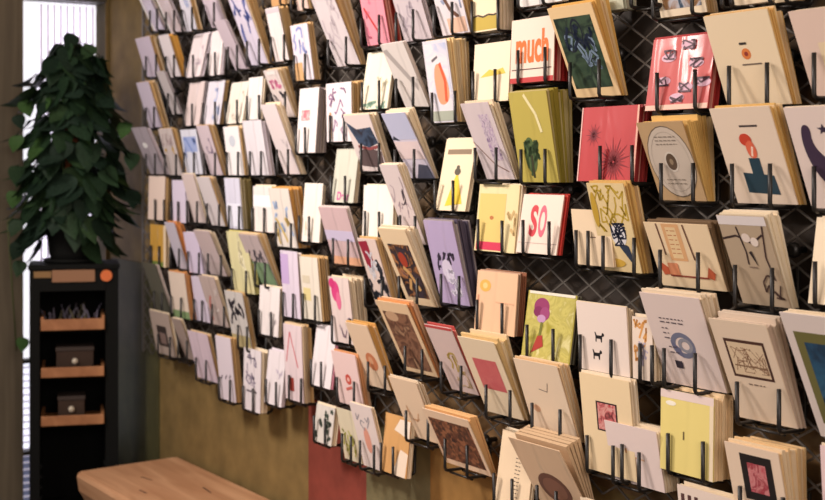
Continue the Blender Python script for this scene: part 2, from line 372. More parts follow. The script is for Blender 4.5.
# --- fifth row
st(149,176,148,219,16,6,(228,208,196),T,0,(155,164),'peach cream card at the window end of the fifth row',[])
st(172,180,173,222,13,3,(216,206,226),LW,0,(171,178),'plain lavender card on the fifth row',[])
st(181,174,194,222,12,3,(220,204,200),C,0,(187,197),'beige pink card leaning forward on the fifth row',[])
st(196,177,212,225,13,6,(220,212,214),T,0,(207,219),'pale grey card with tan edges on the fifth row',[])
st(224,178,228,228,15,11,(222,222,240),(168,150,96),1,(229,239),'pale blue card with green and tan page edges',[('r',.05,.05,.95,.5,(232,234,248))])
st(253,186,254,231,20,3,(240,232,228),C,1,(252,264),'white sleeved card beside the streaked card',[('r',0,.55,1,.8,(246,244,244))])
st(268,188,278,246,20,13,(236,228,218),(214,160,84),1,(276,291),'white card with blue and yellow watercolour streaks',[('k',.1,.2,.9,.8,5,.09,(170,190,220)),('k',.1,.05,.8,.5,4,.08,(206,180,110))])
st(305,183,301,241,18,3,(244,236,224),C,1,(299,309),'creamy white card tilted back beside the tan fan of edges',[('k',.2,.1,.9,.5,2,.04,(220,200,170))])
st(318,207,334,263,28,3,(216,188,190),Li,1,(333,348),'dusty pink card fading to peach at its foot',[('r',0,.42,1,.6,(206,196,222)),('r',0,0,1,.14,(232,176,140))])
# --- sixth row
st(150,224,150,265,16,3,(206,160,70),C,1,(151,159),'ochre yellow card with a green foot',[('r',0,0,1,.12,(110,130,60)),('r',.85,0,1,1,(230,210,180))])
st(164,222,178,268,10,8,(206,200,214),(222,150,84),0,(170,179),'cool lilac card with orange edges beside the ochre card',[])
st(183,232,190,272,14,3,(218,206,230),LW,0,(188,199),'lavender card with rounded shoulder on the sixth row',[])
st(193,230,211,274,16,5,(206,188,188),C,0,(208,221),'dull pink card leaning forward on the sixth row',[('r',.1,.0,.9,.3,(196,180,178))])
st(226,231,235,291,20,4,(226,220,170),(210,200,130),1,(232,246),'pale yellow green sleeved card',[('k',.1,.1,.9,.9,4,.1,(238,232,196))])
st(238,234,259,283,19,9,(206,190,190),T,1,(255,265),'mauve card with a green lower half and dark scrawl',[('r',0,0,1,.45,(130,160,124)),('k',.1,.2,.9,.7,5,.06,(90,84,92))])
st(280,250,284,316,17,4,(228,216,232),LW,1,(283,293),'lavender and white sleeved card on the sixth row',[('r',.0,.5,.45,.95,(196,172,216))])
st(299,256,304,318,18,11,(236,228,212),T,1,(303,315),'white card with pale yellow blocks and tan edges',[('r',.1,.3,.5,.5,(224,210,150)),('r',.1,.58,.5,.7,(214,204,180))])
# --- seventh row
st(142,262,158,310,13,3,(96,96,84),Li,0,(154,162),'dark grey green card beside the black cabinet',[])
st(168,271,174,316,16,9,(228,212,196),(214,150,88),0,(171,181),'cream card with green foot and thick orange edges',[('r',0,0,1,.16,(130,156,110))])
st(191,276,197,320,13,3,(212,202,220),LW,0,(194,202),'lavender grey card beside the orange edged card',[])
st(198,275,213,324,16,4,(202,184,178),C,1,(212,224),'taupe card with a reddish curved line',[('l',[(.15,.1),(.2,.4),(.4,.6)],.08,(196,110,100)),('k',.3,.3,.9,.8,2,.05,(226,216,210))])
st(224,290,234,345,18,5,(210,206,202),T,1,(238,247),'grey white card with black scribbles and an olive foot',[('k',.15,.4,.9,.85,6,.09,(52,48,56)),('r',0,0,1,.22,(176,164,120))])
st(260,285,258,333,20,3,(240,232,230),C,1,(259,271),'glossy white sleeved card beside the black scribbled card',[('k',.1,.1,.9,.9,3,.05,(214,206,206))])
st(328,276,335,341,20,14,(232,214,208),C,1,(332,350),'white card with a magenta ink blot',[('e',.3,.78,.2,.16,(214,70,130)),('e',.42,.64,.12,.14,(224,110,150)),('e',.15,.9,.14,.08,(206,60,120)),('k',.3,.1,.9,.4,4,.04,(150,130,140))])
# --- lowest row of the far end
st(149,310,157,352,19,3,(176,160,150),C,0,(158,170),'taupe card with a dark framed square',[('r',.25,.2,.75,.68,(58,50,48)),('r',.34,.26,.66,.52,(130,110,104))])
st(171,318,186,358,9,3,(170,154,146),C,0,(178,187),'narrow taupe card beside the framed square card',[])
st(187,330,198,377,20,4,(226,208,222),T,1,(196,206),'lavender pink sleeved card on the lowest row',[])
st(215,335,221,398,15,7,(222,212,222),T,0,(219,230),'lavender card with three little dark ticks',[('l',[(.15,.32),(.25,.38)],.05,(70,60,80)),('l',[(.45,.34),(.55,.4)],.05,(70,60,80)),('l',[(.72,.36),(.82,.42)],.05,(70,60,80))])
st(244,347,243,408,17,7,(232,224,228),C,1,(243,253),'white card with grey boxed line drawings',[('k',.15,.4,.85,.9,8,.05,(140,130,150)),('r',.2,.3,.8,.33,(90,80,90)),('r',.2,.84,.7,.86,(90,80,90))])
st(269,349,264,402,17,3,(238,230,234),LW,1,(266,276),'bright white sleeved card tilted back on the lowest row',[('k',.2,.5,.9,.9,3,.04,(210,200,214))])
st(283,323,286,398,18,9,(232,214,218),T,1,(289,301),'pinkish white tall card with a red chevron',[('l',[(.12,.5),(.35,.9),(.75,.45)],.05,(206,110,120)),('r',.25,.12,.5,.3,(150,60,50))])
st(317,323,310,384,20,3,(238,230,232),(226,150,170),1,(311,321),'white card with a thin pink edge tilted back',[])
st(331,350,340,402,24,7,(234,206,202),(220,160,110),0,(337,354),'pale pink card with a small red rose',[('e',.55,.5,.12,.1,(200,84,70)),('e',.55,.5,.05,.04,(236,190,180)),('l',[(.4,.3),(.65,.36)],.06,(206,110,100))])
st(317,403,313,440,18,4,(220,214,206),C,1,(314,325),'small white card with dark leafy sprays over the red panel',[('k',.05,.1,.9,.9,8,.09,(70,80,70))])
st(336,407,345,458,17,3,(226,218,190),C,1,(342,351),'card with yellow green flower stems',[('k',.1,.1,.8,.7,8,.06,(176,176,80))])
st(349,402,364,465,22,4,(230,218,214),C,0,(360,374),'white card with a pale coral figure',[('e',.5,.45,.14,.2,(224,160,140)),('k',.2,.6,.9,.85,3,.03,(150,150,160))])
st(386,412,381,470,25,4,(214,164,104),C,1,(381,393),'tan orange card with a white glare across it',[('p',[(.45,0),(.95,0),(1,.4),(.7,.45)],(236,218,196)),('p',[(.4,.75),(1,.65),(1,.95),(.6,.95)],(236,222,204))])  # the glare is painted on as pale flat shapes
# --- middle of the rack
st(337,149,331,202,22,4,(206,206,190),C,1,(331,345),'grey green sleeved card with magenta lettering at its foot',[('t','Dear',.25,.04,.8,.2,(196,96,150))])
st(343,116,362,171,26,9,(224,210,206),C,0,(361,379),'white card with a painted dark blue hill',[('p',[(.0,.9),(.35,.75),(.9,.78),(1,.5),(.6,.42),(.25,.5)],pic([(40,46,60),(70,86,110),(50,44,50)],30)),('p',[(.1,.1),(.95,.05),(1,.35),(.5,.42),(.15,.36)],(96,80,80)),('l',[(.2,.45),(.6,.4),(1,.44)],.06,(150,80,80))])
st(381,114,411,178,24,9,(216,210,226),C,0,(395,414),'lavender blue sky card with a slate triangle',[('r',0,.6,1,1,(196,200,226)),('p',[(0,.6),(.3,.58),(.1,.66)],(60,66,80)),('p',[(.3,0),(1,0),(.95,.2),(.6,.22)],(76,80,98)),('r',0,.3,1,.57,(232,214,214))])
st(379,165,408,243,18,9,(224,210,208),C,0,(400,415),'lilac white card with a faint pencil scrawl',[('k',.1,.3,.9,.85,4,.03,(170,150,160)),('k',.4,.5,.8,.7,2,.04,(80,70,80))])
st(364,185,362,238,30,4,(246,238,226),C,1,(365,379),'bright creamy white card behind the painted frame card',[])
st(357,238,376,305,18,13,(226,206,196),T,0,(365,382),'card with crimson and black ink collage',[('p',[(.0,.95),(.5,.97),(.6,.6),(.2,.55)],(150,40,60)),('k',.05,.1,.95,.7,12,.1,(50,52,62)),('k',.2,.3,.95,.8,6,.07,(220,220,226))])
st(377,228,408,303,28,11,(240,216,178),C,0,(399,417),'cream framed card with a dark figurative painting',[('r',.14,.1,.9,.8,pic([(44,38,44),(70,60,70),(46,40,44),(190,130,80),(60,66,90)],38)),('e',.5,.6,.13,.1,(176,70,50)),('l',[(.4,.5),(.55,.42),(.7,.2)],.1,(214,170,110)),('l',[(.35,.2),(.5,.35)],.08,(214,170,110))])
st(423,220,441,302,29,17,(186,170,206),(88,80,100),1,(441,459),'lavender card with dark violet edges and a small figure',[('k',.2,.4,.8,.62,5,.05,(60,52,70)),('e',.5,.4,.18,.14,(216,206,226)),('k',.3,.1,.8,.4,5,.08,(226,220,236)),('e',.3,.56,.06,.04,(50,44,60))])
st(447,139,435,210,30,3,(240,220,186),C,0,(435,453),'cream card with a yellow triangular dress',[('r',.12,.78,.9,.85,(140,120,96)),('p',[(.3,.06),(.85,.1),(.58,.5),(.52,.5)],(234,204,60)),('e',.55,.54,.1,.05,(90,84,70)),('e',.55,.6,.05,.03,(90,84,70))])
st(460,104,487,179,28,9,(224,210,212),C,1,(475,496),'lilac white card with a mottled purple column',[('r',.5,.25,.85,.85,pic([(120,90,140),(220,206,214),(170,140,180)],90)),('l',[(.0,.5),(.5,.2),(.9,.1)],.03,(140,110,100))])
st(422,42,433,123,24,21,(222,218,226),(236,206,150),1,(432,455),'pale blue card with an orange winged figure',[('r',.05,.02,.95,.96,pic([(196,206,226),(232,224,226),(180,190,220)],18)),('p',soft([(.35,.25),(.6,.2),(.9,.3),(.8,.6),(.5,.75),(.3,.6)]),(226,160,124)),('l',[(.7,.25),(.75,.5),(.6,.72)],.1,(220,96,60)),('l',[(.3,.75),(.55,.8)],.06,(110,104,110)),('r',.05,.02,.95,.14,(170,176,160))])
st(475,45,472,103,36,4,(242,224,194),C,0,(473,495),'cream card with a small yellow smear',[('p',[(.2,.42),(.9,.46),(.82,.56),(.6,.52),(.45,.55)],(226,196,80))])
st(512,21,510,84,43,15,(238,216,198),(170,40,44),0,(518,545),'white card lettered much in tall orange letters',[('t','much',.12,.3,.88,.82,(232,112,44)),('r',0,0,1,.08,(190,60,60)),('r',.04,.2,.96,.215,(90,60,54))])
st(547,9,577,98,44,17,(238,206,156),(222,176,96),0,(570,599),'dark green painted card in a cream border',[('r',.06,.1,.9,.88,pic([(46,66,52),(66,86,66),(36,50,44),(80,100,80)],26)),('o',.5,.72,.12,.14,.8,(30,34,48)),('o',.3,.62,.14,.12,.8,(34,38,50)),('o',.66,.5,.13,.1,.8,(34,40,50)),('k',.2,.3,.8,.7,7,.04,(120,140,160)),('k',.2,.2,.8,.8,5,.05,(30,40,60))])
st(508,93,521,182,38,32,(190,174,84),(150,134,44),1,(521,545),'olive yellow sleeved card with a dark green tree',[('e',.38,.3,.16,.2,(84,104,60)),('k',.25,.05,.6,.45,9,.05,(60,80,50)),('l',[(.4,.05),(.4,.3)],.05,(60,60,40)),('l',[(.4,.97),(.65,.75),(.75,.55)],.06,(232,222,170))])
st(583,108,577,181,57,20,(190,60,64),(146,40,42),1,(600,632),'red card with two dark starburst flowers',[('s',.24,.62,.15,22,(120,30,44)),('s',.62,.26,.30,26,(130,26,36)),('r',.97,0,1,1,(236,180,160)),('r',0,0,.02,1,(236,190,180))])
st(654,40,645,111,62,20,(202,84,82),(170,44,44),1,(657,695),'red card strewn with pink and black blossoms',[('r',0,0,1,.07,(232,190,170))]+[('e',u,v,.12,.06,(214,170,190)) for u, v in ((.25,.4),(.62,.3),(.75,.62),(.5,.16),(.3,.72),(.9,.35),(.6,.88))]+[('k',u-.1,v-.06,u+.1,v+.06,3,.02,(80,44,60)) for u, v in ((.25,.4),(.62,.3),(.75,.62),(.5,.16),(.3,.76),(.9,.35),(.6,.88))])
st(703,17,728,107,64,13,(238,218,184),(222,178,106),0,(729,767),'cream card with a small orange pineapple',[('e',.52,.56,.07,.06,(222,130,70)),('e',.52,.56,.03,.025,(150,60,50)),('r',.45,.66,.56,.685,(60,54,50)),('r',.42,.44,.72,.455,(110,96,86))])
st(788,12,814,97,74,8,(232,206,190),C,0,(814,858),'speckled pink cream card at the near end of the rack',[('r',.28,.2,.8,.62,(238,216,180))])
st(636,123,661,200,46,27,(196,164,122),(226,186,110),1,(661,693),'kraft card holding a silver compact disc',[('e',.52,.5,.48,.455,(206,192,176)),('o',.52,.5,.48,.455,.97,(110,96,80)),('o',.52,.5,.40,.38,.985,(176,164,150)),('e',.52,.5,.14,.13,(214,204,190)),('e',.52,.5,.11,.105,(96,78,62)),('e',.52,.5,.04,.038,(150,130,104)),('w',.3,.7,.75,.84,3,(140,128,116)),('w',.3,.2,.7,.3,2,(150,138,124))])
st(709,109,738,203,60,12,(236,216,194),(222,182,110),0,(732,770),'cream card with a blue pedestal and a red flame',[('r',.42,.80,.72,.82,(70,60,60)),('p',[(.26,.12),(.78,.1),(.76,.30),(.60,.31),(.60,.48),(.42,.48),(.42,.32),(.26,.33)],(40,66,80)),('e',.46,.67,.10,.065,(206,72,50)),('p',soft([(.46,.48),(.58,.48),(.6,.58),(.54,.68),(.42,.62)]),(226,110,80)),('l',[(.5,.5),(.54,.6)],.03,(250,220,200))])
st(783,108,812,208,74,9,(234,216,206),C,0,(814,858),'white card with a dark violet crescent moon and star',[('p',moon,(66,50,72)),('p',star5,(56,44,66))])
st(480,184,474,250,40,6,(240,222,170),C,1,(478,502),'yellow note card with a crimson band at its foot',[('r',.04,.05,.7,.86,(226,200,120)),('r',.04,.02,.72,.14,(214,60,90)),('e',.38,.5,.05,.03,(190,120,70)),('k',.76,.1,.96,.8,3,.05,(206,176,120))])
st(524,194,516,252,40,6,(242,222,206),(206,62,50),0,(523,549),'white card with red letters SO and a red edge',[('t','S',.25,.28,.44,.82,(210,66,76)),('t','O',.47,.28,.66,.82,(226,110,130)),('r',.02,.17,.98,.18,(190,170,160))])
st(571,209,576,264,38,4,(240,216,182),C,0,(576,588),'small plain cream card with tiny text behind the foliage card',[('r',.45,.5,.6,.52,(140,110,90))])
st(586,183,605,270,37,15,(232,208,156),(220,180,106),1,(603,634),'yellow foliage card with a small zebra striped bird',[('k',.1,.45,.95,.97,16,.035,(190,160,60)),('e',.6,.42,.2,.13,(226,224,226)),('k',.42,.3,.8,.55,12,.03,(40,44,64)),('p',[(.55,.3),(.8,.3),(.9,.1),(.8,.12)],(50,60,80)),('e',.35,.1,.28,.05,(210,170,70)),('e',.1,.7,.08,.2,(196,160,60))])
st(643,222,663,285,64,16,(240,216,178),(120,96,70),0,(660,698),'cream card with brown printed ticket shapes',[('r',.28,.42,.55,.99,(226,176,126)),('r',.33,.46,.49,.94,(236,208,160)),('w',.34,.5,.48,.92,6,(190,110,70)),('l',[(.2,.99),(.22,.5)],.02,(110,70,54)),('l',[(.62,.99),(.66,.45)],.02,(110,70,54)),('p',[(.05,.36),(.1,.38),(.2,.3),(.2,.2),(.1,.18)],(196,96,64)),('r',.2,.18,.36,.38,(226,150,110)),('r',.2,.17,.8,.195,(140,60,46)),('p',[(.78,.2),(.84,.36),(.92,.26),(.88,.16)],(196,96,64))])
st(716,215,743,303,48,15,(186,166,140),(236,220,190),0,(735,772),'taupe card with a dark blossoming branch',[('r',0,.9,1,1,(232,224,222)),('l',[(.0,.74),(.3,.78),(.6,.7),(.85,.8)],.035,(60,44,44)),('l',[(.35,.88),(.42,.6),(.4,.46)],.03,(60,44,44)),('l',[(.9,.9),(.8,.55),(.86,.3)],.03,(70,50,48)),('e',.5,.76,.09,.05,(232,216,204)),('e',.66,.72,.08,.05,(236,222,210)),('p',[(.48,.6),(.54,.62),(.6,.44)],(46,36,40)),('k',.6,.1,.95,.35,3,.03,(80,60,54)),('r',.4,.43,.58,.44,(120,100,90))])
st(817,217,808,303,60,8,(240,222,192),C,0,(815,856),'cream card tilted back beside the blossoming branch card',[('r',.4,.3,.6,.33,(206,120,80))])
st(478,270,474,330,40,9,(238,196,158),(146,90,60),1,(477,502),'peach card with a yellow rosette',[('e',.22,.76,.14,.1,(226,180,90)),('e',.22,.76,.06,.05,(236,206,140)),('r',.04,.0,.08,.6,(214,150,120)),('r',.5,.5,.95,.52,(226,176,140))])
st(529,290,521,356,48,5,(190,178,80),(70,66,50),1,(527,553),'moss green card with a magenta iris',[('r',.02,.02,.98,.97,pic([(170,160,60),(206,196,110),(186,176,90),(220,212,150)],36)),('e',.32,.78,.16,.13,(150,56,104)),('e',.26,.7,.1,.08,(130,40,90)),('e',.4,.68,.1,.1,(160,70,120)),('e',.34,.6,.09,.06,(196,150,190)),('l',[(.36,.55),(.34,.3)],.05,(120,120,50)),('p',[(.2,.08),(.44,.2),(.4,.36),(.3,.34)],(176,60,50)),('r',.04,.96,.98,1,(236,228,210))])
st(576,301,580,368,50,7,(236,220,208),C,0,(580,611),'white card with two tiny black dogs',[dog(.36,.44,.2),dog(.30,.18,.2),('e',.66,.34,.02,.012,(206,120,100))])
st(632,316,633,378,20,9,(236,218,200),C,0,(640,652),'narrow white card with an orange sprigged pattern',[('k',.1,.3,.7,.97,8,.08,(222,160,90)),('k',.3,.1,.95,.6,6,.06,(190,180,196))])
st(639,292,667,382,60,15,(234,216,208),(226,206,176),0,(664,695),'lilac white card with a blue grey spiral and handwriting',[('o',.50,.46,.20,.14,.62,(120,124,146)),('o',.54,.46,.12,.08,.55,(150,150,160)),('p',[(.3,.5),(.36,.36),(.46,.32),(.44,.42)],(110,112,140)),('w',.22,.68,.62,.76,2,(80,70,80)),('w',.22,.5,.32,.66,3,(90,80,90)),('w',.25,.34,.4,.46,2,(90,80,90)),('r',.28,.2,.4,.28,(60,54,66))])
st(708,318,740,417,58,16,(238,216,190),(206,184,166),0,(737,779),'cream card with a brown framed village sketch',[('r',.16,.44,.86,.82,(80,52,44)),('r',.20,.465,.82,.79,(230,206,172)),('k',.25,.5,.8,.74,16,.009,(150,110,84)),('l',[(.24,.56),(.8,.56)],.02,(140,110,84)),('w',.38,.36,.66,.4,1,(130,110,96))])
st(779,312,821,436,84,12,(236,222,214),C,0,(832,872),'white card with an olive framed blue painting',[('r',.1,.12,.95,.86,(118,114,66)),('r',.2,.2,.9,.78,pic([(30,60,84),(50,100,130),(40,80,110),(30,50,70)],20)),('e',.55,.5,.22,.1,(150,80,64))])
st(457,336,487,411,37,14,(240,222,190),(226,196,140),0,(486,510),'cream card with a rose pink square',[('r',.2,.34,.84,.74,pic([(206,100,104),(214,116,116)],40))])
st(424,324,452,389,27,4,(224,202,196),(206,90,84),0,(441,461),'pale lilac card with a red upper edge and golden flower',[('r',0,.96,1,1,(206,80,80)),('k',.4,.3,.8,.6,5,.05,(196,170,90)),('k',.3,.1,.9,.4,4,.03,(206,180,140))])
st(513,358,535,432,44,12,(240,218,190),(230,196,150),0,(532,560),'cream card with a faint pencil heart and line',[('l',[(.42,.64),(.6,.62),(.66,.74)],.012,(120,100,90)),('e',.24,.36,.08,.05,(222,176,140))])
st(375,300,406,370,32,9,(238,208,168),(214,140,80),0,(405,422),'cream framed card with a brown sepia portrait',[('r',.1,.06,.9,.86,pic([(110,76,60),(150,110,86),(90,60,50),(176,140,110)],28)),('e',.35,.8,.2,.07,(206,170,136))])
st(345,322,369,385,22,8,(238,212,182),(222,172,96),0,(368,385),'cream card with an orange brown blot',[('e',.6,.42,.24,.14,(206,130,90)),('e',.58,.44,.1,.06,(226,170,130))])
st(388,376,410,435,28,6,(238,214,184),C,0,(406,428),'plain cream card above the mosaic card',[('k',.3,.3,.9,.7,2,.03,(214,170,130))])
st(422,408,446,462,46,9,(240,214,184),(222,176,120),0,(445,467),'cream bordered card with a brown mosaic picture',[('r',.06,.1,.94,.86,pic([(70,46,40),(120,76,56),(96,60,48),(150,100,72),(60,44,44)],150,'cell'))])
st(503,429,494,504,33,4,(240,216,182),C,0,(494,512),'cream card with a column of tiny printed lines',[('w',.5,.1,.66,.8,14,(110,96,86))])
st(508,437,546,512,52,16,(234,206,172),(206,176,140),1,(537,556),'sleeved cream card with a brown oval medallion',[('e',.5,.42,.3,.2,(110,76,66)),('e',.5,.42,.22,.14,(140,100,84))])
st(579,372,587,468,50,6,(240,216,174),C,0,(587,622),'cream card with a framed red cherry blossom picture',[('r',.3,.44,.72,.74,(56,40,40)),('r',.33,.455,.69,.725,pic([(190,70,76),(226,170,160),(206,110,110),(90,40,44)],60))])
st(604,420,613,478,52,18,(238,219,212),C,0,(613,639),'lilac white card with a small tan cross figure',[('l',[(.15,.5),(.7,.46)],.02,(226,180,140)),('l',[(.36,.6),(.36,.25)],.04,(222,170,120)),('e',.36,.4,.07,.06,(226,180,140))])
st(661,388,660,468,53,20,(238,220,136),(240,214,172),1,(668,703),'bright yellow card in a clear sleeve',[('r',0,.9,1,1,(234,214,206)),('e',.2,.84,.1,.03,(250,244,226)),('l',[(.45,.42),(.45,.52)],.025,(110,96,60)),('r',.93,0,1,.9,(240,222,190))])
st(724,441,738,521,54,28,(240,216,190),(236,202,150),0,(740,783),'cream card with a pink print in a black frame',[('r',.26,.34,.84,.9,(34,30,30)),('r',.38,.44,.72,.8,pic([(190,80,90),(214,140,140),(160,60,70),(206,110,120)],55))])
st(677,484,683,562,58,6,(238,220,206),C,0,(686,722),'white card with dark vertical bars below the yellow card',[('r',.06,.6,.12,.9,(90,60,60)),('r',.18,.6,.24,.9,(90,60,60)),('r',.3,.6,.36,.9,(90,60,60))])
st(820,445,824,530,50,6,(234,206,206),C,0,(830,868),'pale pink card at the near lower end of the rack',[])
st(580,497,590,575,44,5,(238,220,192),C,0,(592,622),'cream card peeping up under the cherry blossom card',[])

# ------------------------------------------------------------------ cards: building stacks and wire holders
PD = .052; PH = .060; RW = .0032; CT = .0016     # pocket depth, prong height, wire radius, card thickness
def card_mesh(w_, h_, t_, top=None):
    """a folded greeting card: two leaves joined along the spine, a little thicker at the open top"""
    bm = bmesh.new(); top = max(t_, top or t_)
    def ring(t, z, k):
        q = t*k; return [bm.verts.new((x, y, z)) for x, y in [(0, 0), (w_, 0), (w_, q), (w_*.03, q), (w_*.03, t-q), (w_, t-q), (w_, t), (0, t)]]
    lo = ring(t_, 0, .36); hi = ring(top, h_, .42); n = 8
    for i in range(n): bm.faces.new((lo[i], lo[(i+1) % n], hi[(i+1) % n], hi[i]))
    for L in (lo, hi):
        bm.faces.new((L[0], L[1], L[2], L[3])); bm.faces.new((L[0], L[3], L[4], L[7])); bm.faces.new((L[4], L[5], L[6], L[7]))
    return mesh_of(bm, 'greeting_card')
backs = []
ORD = 'first second third fourth fifth sixth seventh eighth ninth tenth eleventh twelfth thirteenth fourteenth'.split()
for i, (tx, ty, bx, by, wp, Tp, fc, ec, slv, prongs, desc, items) in enumerate(S):
    b = PD-.012
    for _ in range(4):
        X, Z, t = unproj(bx, by, MO+b)
        u2 = (tx-CX)/F; v2 = (HY-ty)/F
        t2 = X/(-CS+u2*SN); out2 = D-t2*(SN+u2*CS); ztop = H+t2*v2
        hv = ztop-Z; lean = max(-.26, min(.62, (out2-MO-b)/hv))
        b = (PD-RW-PH*lean-.0015) if lean > 0 else PD-RW-.0015
        if lean < 0: lean = max(lean, -(b-.010)/hv)
    b = max(.010, b)
    ang = math.atan(lean); hh = hv/math.cos(ang)
    X1 = unproj(bx+wp, by, MO+b)[0]; ww = X1-X
    m = mat(fc, .55, bool(slv))
    base_z = Z
    o = obj('greeting_card', card_mesh(ww, hh, CT), m, None, (X, -(MO+b), base_z), (ang, 0, 0))
    tag(o, desc, 'greeting card', 'greeting cards at the front of the wall pockets')
    if 2 <= len(items) <= 4:
        for q, it in enumerate(items): add_print(o, ww, hh, [it], q)
    elif items: add_print(o, ww, hh, items)
    # cards stacked behind the front one, fanning out at the top
    u = (bx-CX)/F
    Tm = Tp/(F/t*(CS-u*SN)); top_f = b+lean*hv
    Tm = min(Tm, top_f-.011)
    lowb = .0065
    n = max(0, min(int(Tm/.0030), int((b-lowb)/(CT+.0003)), 14))
    for k in range(1, n+1):
        fr = k/n; bb = b-min(Tm, b-lowb)*fr; tt = top_f-Tm*fr
        a2 = math.atan((tt-bb)/hv); jit = random.uniform(-.0035, .0035)
        backs.append((Tp/n*hv*F/t*(1+.4*(k == n)), X+jit, -(MO+bb), base_z, a2, ww, hh+random.uniform(-.006, .004), ec if random.random() < .7 else tuple(min(255, int(v*.5+c*.5)) for v, c in zip(ec, (240, 226, 204))), desc, ORD[k-1], (top_f-b > -.01)*max(0, (Tm-min(Tm, b-lowb))/n*.9)+CT))
    # the wire holder: two hooked prongs, cross wires
    zb = base_z-RW-.0002
    XP = [unproj(px, by, MO+PD)[0] for px in prongs]
    hx = (XP[0]+XP[1])/2
    hold = empty('wire_card_holder', (hx, -MO, zb))
    tag(hold, 'wire holder carrying the '+desc, 'card holder', 'wire card holders hooked on the mesh')
    for xp in XP:
        bm = bmesh.new(); c = .006
        tube(bm, [(0, 0, .06), (0, -.001, .006), (0, -.0035, .002), (0, -.006, 0), (0, -(PD-c), 0), (0, -(PD-c*.3), c*.3), (0, -PD, c), (0, -PD, PH)], RW, 6)
        obj('prong', bm, black, hold, (xp-hx, 0, 0))
    for yy in (-.012, -.040):
        bm = bmesh.new(); tube(bm, [(XP[0]-hx, yy, -RW*1.2), (XP[1]-hx, yy, -RW*1.2)], RW*.7, 6); obj('cross_wire', bm, black, hold)
backs.sort(key=lambda q: -q[0])
NB = 300-len(S)
for q in backs[:NB]:
    _, x, y, z, a, ww, hh, c, desc, nth, tp = q
    o = obj('greeting_card', card_mesh(ww, hh, CT, tp), mat(c, .7), None, (x, y, z), (a, 0, 0))
    tag(o, nth+' card stacked behind the '+desc, 'greeting card', 'cards stacked behind the '+desc)
bm = bmesh.new(); ml = []
for q in backs[NB:]:
    _, x, y, z, a, ww, hh, c, desc, nth, tp = q
    m = mat(c, .7)
    if m not in ml: ml.append(m)
    vs = box(bm, (0, 0, 0), (ww, CT, hh), ml.index(m))
    for v in vs:
        if v.co.z > .01 and v.co.y > 0: v.co.y = tp
    bmesh.ops.transform(bm, matrix=Matrix.Translation((x, y, z)) @ Matrix.Rotation(a, 4, 'X'), verts=vs)
if ml:
    tag(obj('stacked_cards', bm, ml), 'thin cards packed behind the front cards in the farther pockets', 'card stack', kind='stuff')

# ------------------------------------------------------------------ bench under the rack
bw = wood((176, 128, 92), (206, 160, 122), (3, 26, 26), .55)
bench = empty('wooden_bench', (-2.75, -.165, 0))
bm = bmesh.new()
x0, x1, y0, y1 = -.735, .9, -.147, .147
prof = [(y1, -.11), (y1, 0), (y0+.012, 0), (y0+.004, -.004), (y0, -.012), (y0+.006, -.05), (y0+.03, -.09), (y0+.06, -.11)]
ends = []
for x, sh in ((x0, .93), (x0+.015, 1.0), (x1, 1.0)):
    ends.append([bm.verts.new((x+(-.03*(y-y0)/(y1-y0) if x < 0 else 0) , y*sh+(1-sh)*0, .48+z*(sh if z < -.01 else 1)-(1-sh)*.04)) for y, z in prof])
for a, b_ in zip(ends, ends[1:]):
    for k in range(len(prof)):
        bm.faces.new((a[k], a[(k+1) % len(prof)], b_[(k+1) % len(prof)], b_[k]))
bm.faces.new(ends[0]); bm.faces.new(ends[-1][::-1])
obj('seat_slab', bm, bw, bench)
for x in (-.55, .72):
    for y in (-.085, .085):
        boxo('leg', (x-.035, y-.035, 0), (x+.035, y+.035, .375), bw, bench, .004)
tag(bench, 'thick rounded timber bench along the painted wall under the cards', 'bench')

# ------------------------------------------------------------------ narrow black cabinet by the window
CA = math.radians(18.66); CW = .246; CD = .20; CH = 1.005
dd = Vector((-math.cos(CA), math.sin(CA), 0)); wd = Vector((math.sin(CA), math.cos(CA), 0))
rf = Vector((-3.72, -.105, 0)); ctr = rf-wd*CW/2
cab = empty('display_cabinet', ctr, math.pi/2-CA)
tag(cab, 'narrow black display cabinet in the corner with open shelf bays', 'cabinet')
bk = mat((20, 21, 20), .75); bk2 = mat((12, 12, 12), .9)
for m_ in (bk, bk2): m_.node_tree.nodes['Principled BSDF'].inputs['Specular IOR Level'].default_value = .12
boxo('top_board', (-CW/2-.004, -.006, CH-.014), (CW/2+.004, CD, CH), bk, cab, .002)
boxo('side_panel', (-CW/2, 0, 0), (-CW/2+.028, CD, CH-.014), bk, cab)
boxo('side_panel', (CW/2-.036, 0, 0), (CW/2, CD, CH-.014), bk, cab)
boxo('back_panel', (-CW/2+.028, CD-.01, 0), (CW/2-.036, CD, CH-.014), bk2, cab)
hd = boxo('header_board', (-CW/2+.028, -.002, CH-.075), (CW/2-.036, .016, CH-.014), bk, cab)
boxo('gold_label', (-CW/2+.012, -.004, CH-.036), (-CW/2+.060, -.002, CH-.018), mat((140, 106, 60), .5), hd)
boxo('name_plate', (-CW/2+.062, -.006, CH-.049), (-CW/2+.180, -.002, CH-.015), mat((150, 108, 76), .5), hd)
bm = bmesh.new(); tube(bm, [(0, 0, 0), (0, -.003, 0)], .0165, 24); obj('round_sticker', bm, mat((226, 116, 56), .5), hd, (CW/2-.034, -.002, CH-.033))
for k in range(12):
    for x in (-CW/2+.028, CW/2-.042):
        boxo('shelf_notch', (x, .004, .10+k*.03), (x+.006, .03, .108+k*.03), bk, cab)
for z in (.819, .686, .549, .30):
    boxo('shelf_cleat', (-CW/2+.028, .01, z-.008), (CW/2-.036, CD-.01, z), bk2, cab)
tw = wood((150, 96, 58), (182, 126, 82), (20, 4, 20), .5)
def cabpt(x, y, z): return ctr+wd*x+dd*y+Vector((0, 0, z))
xm = -.004
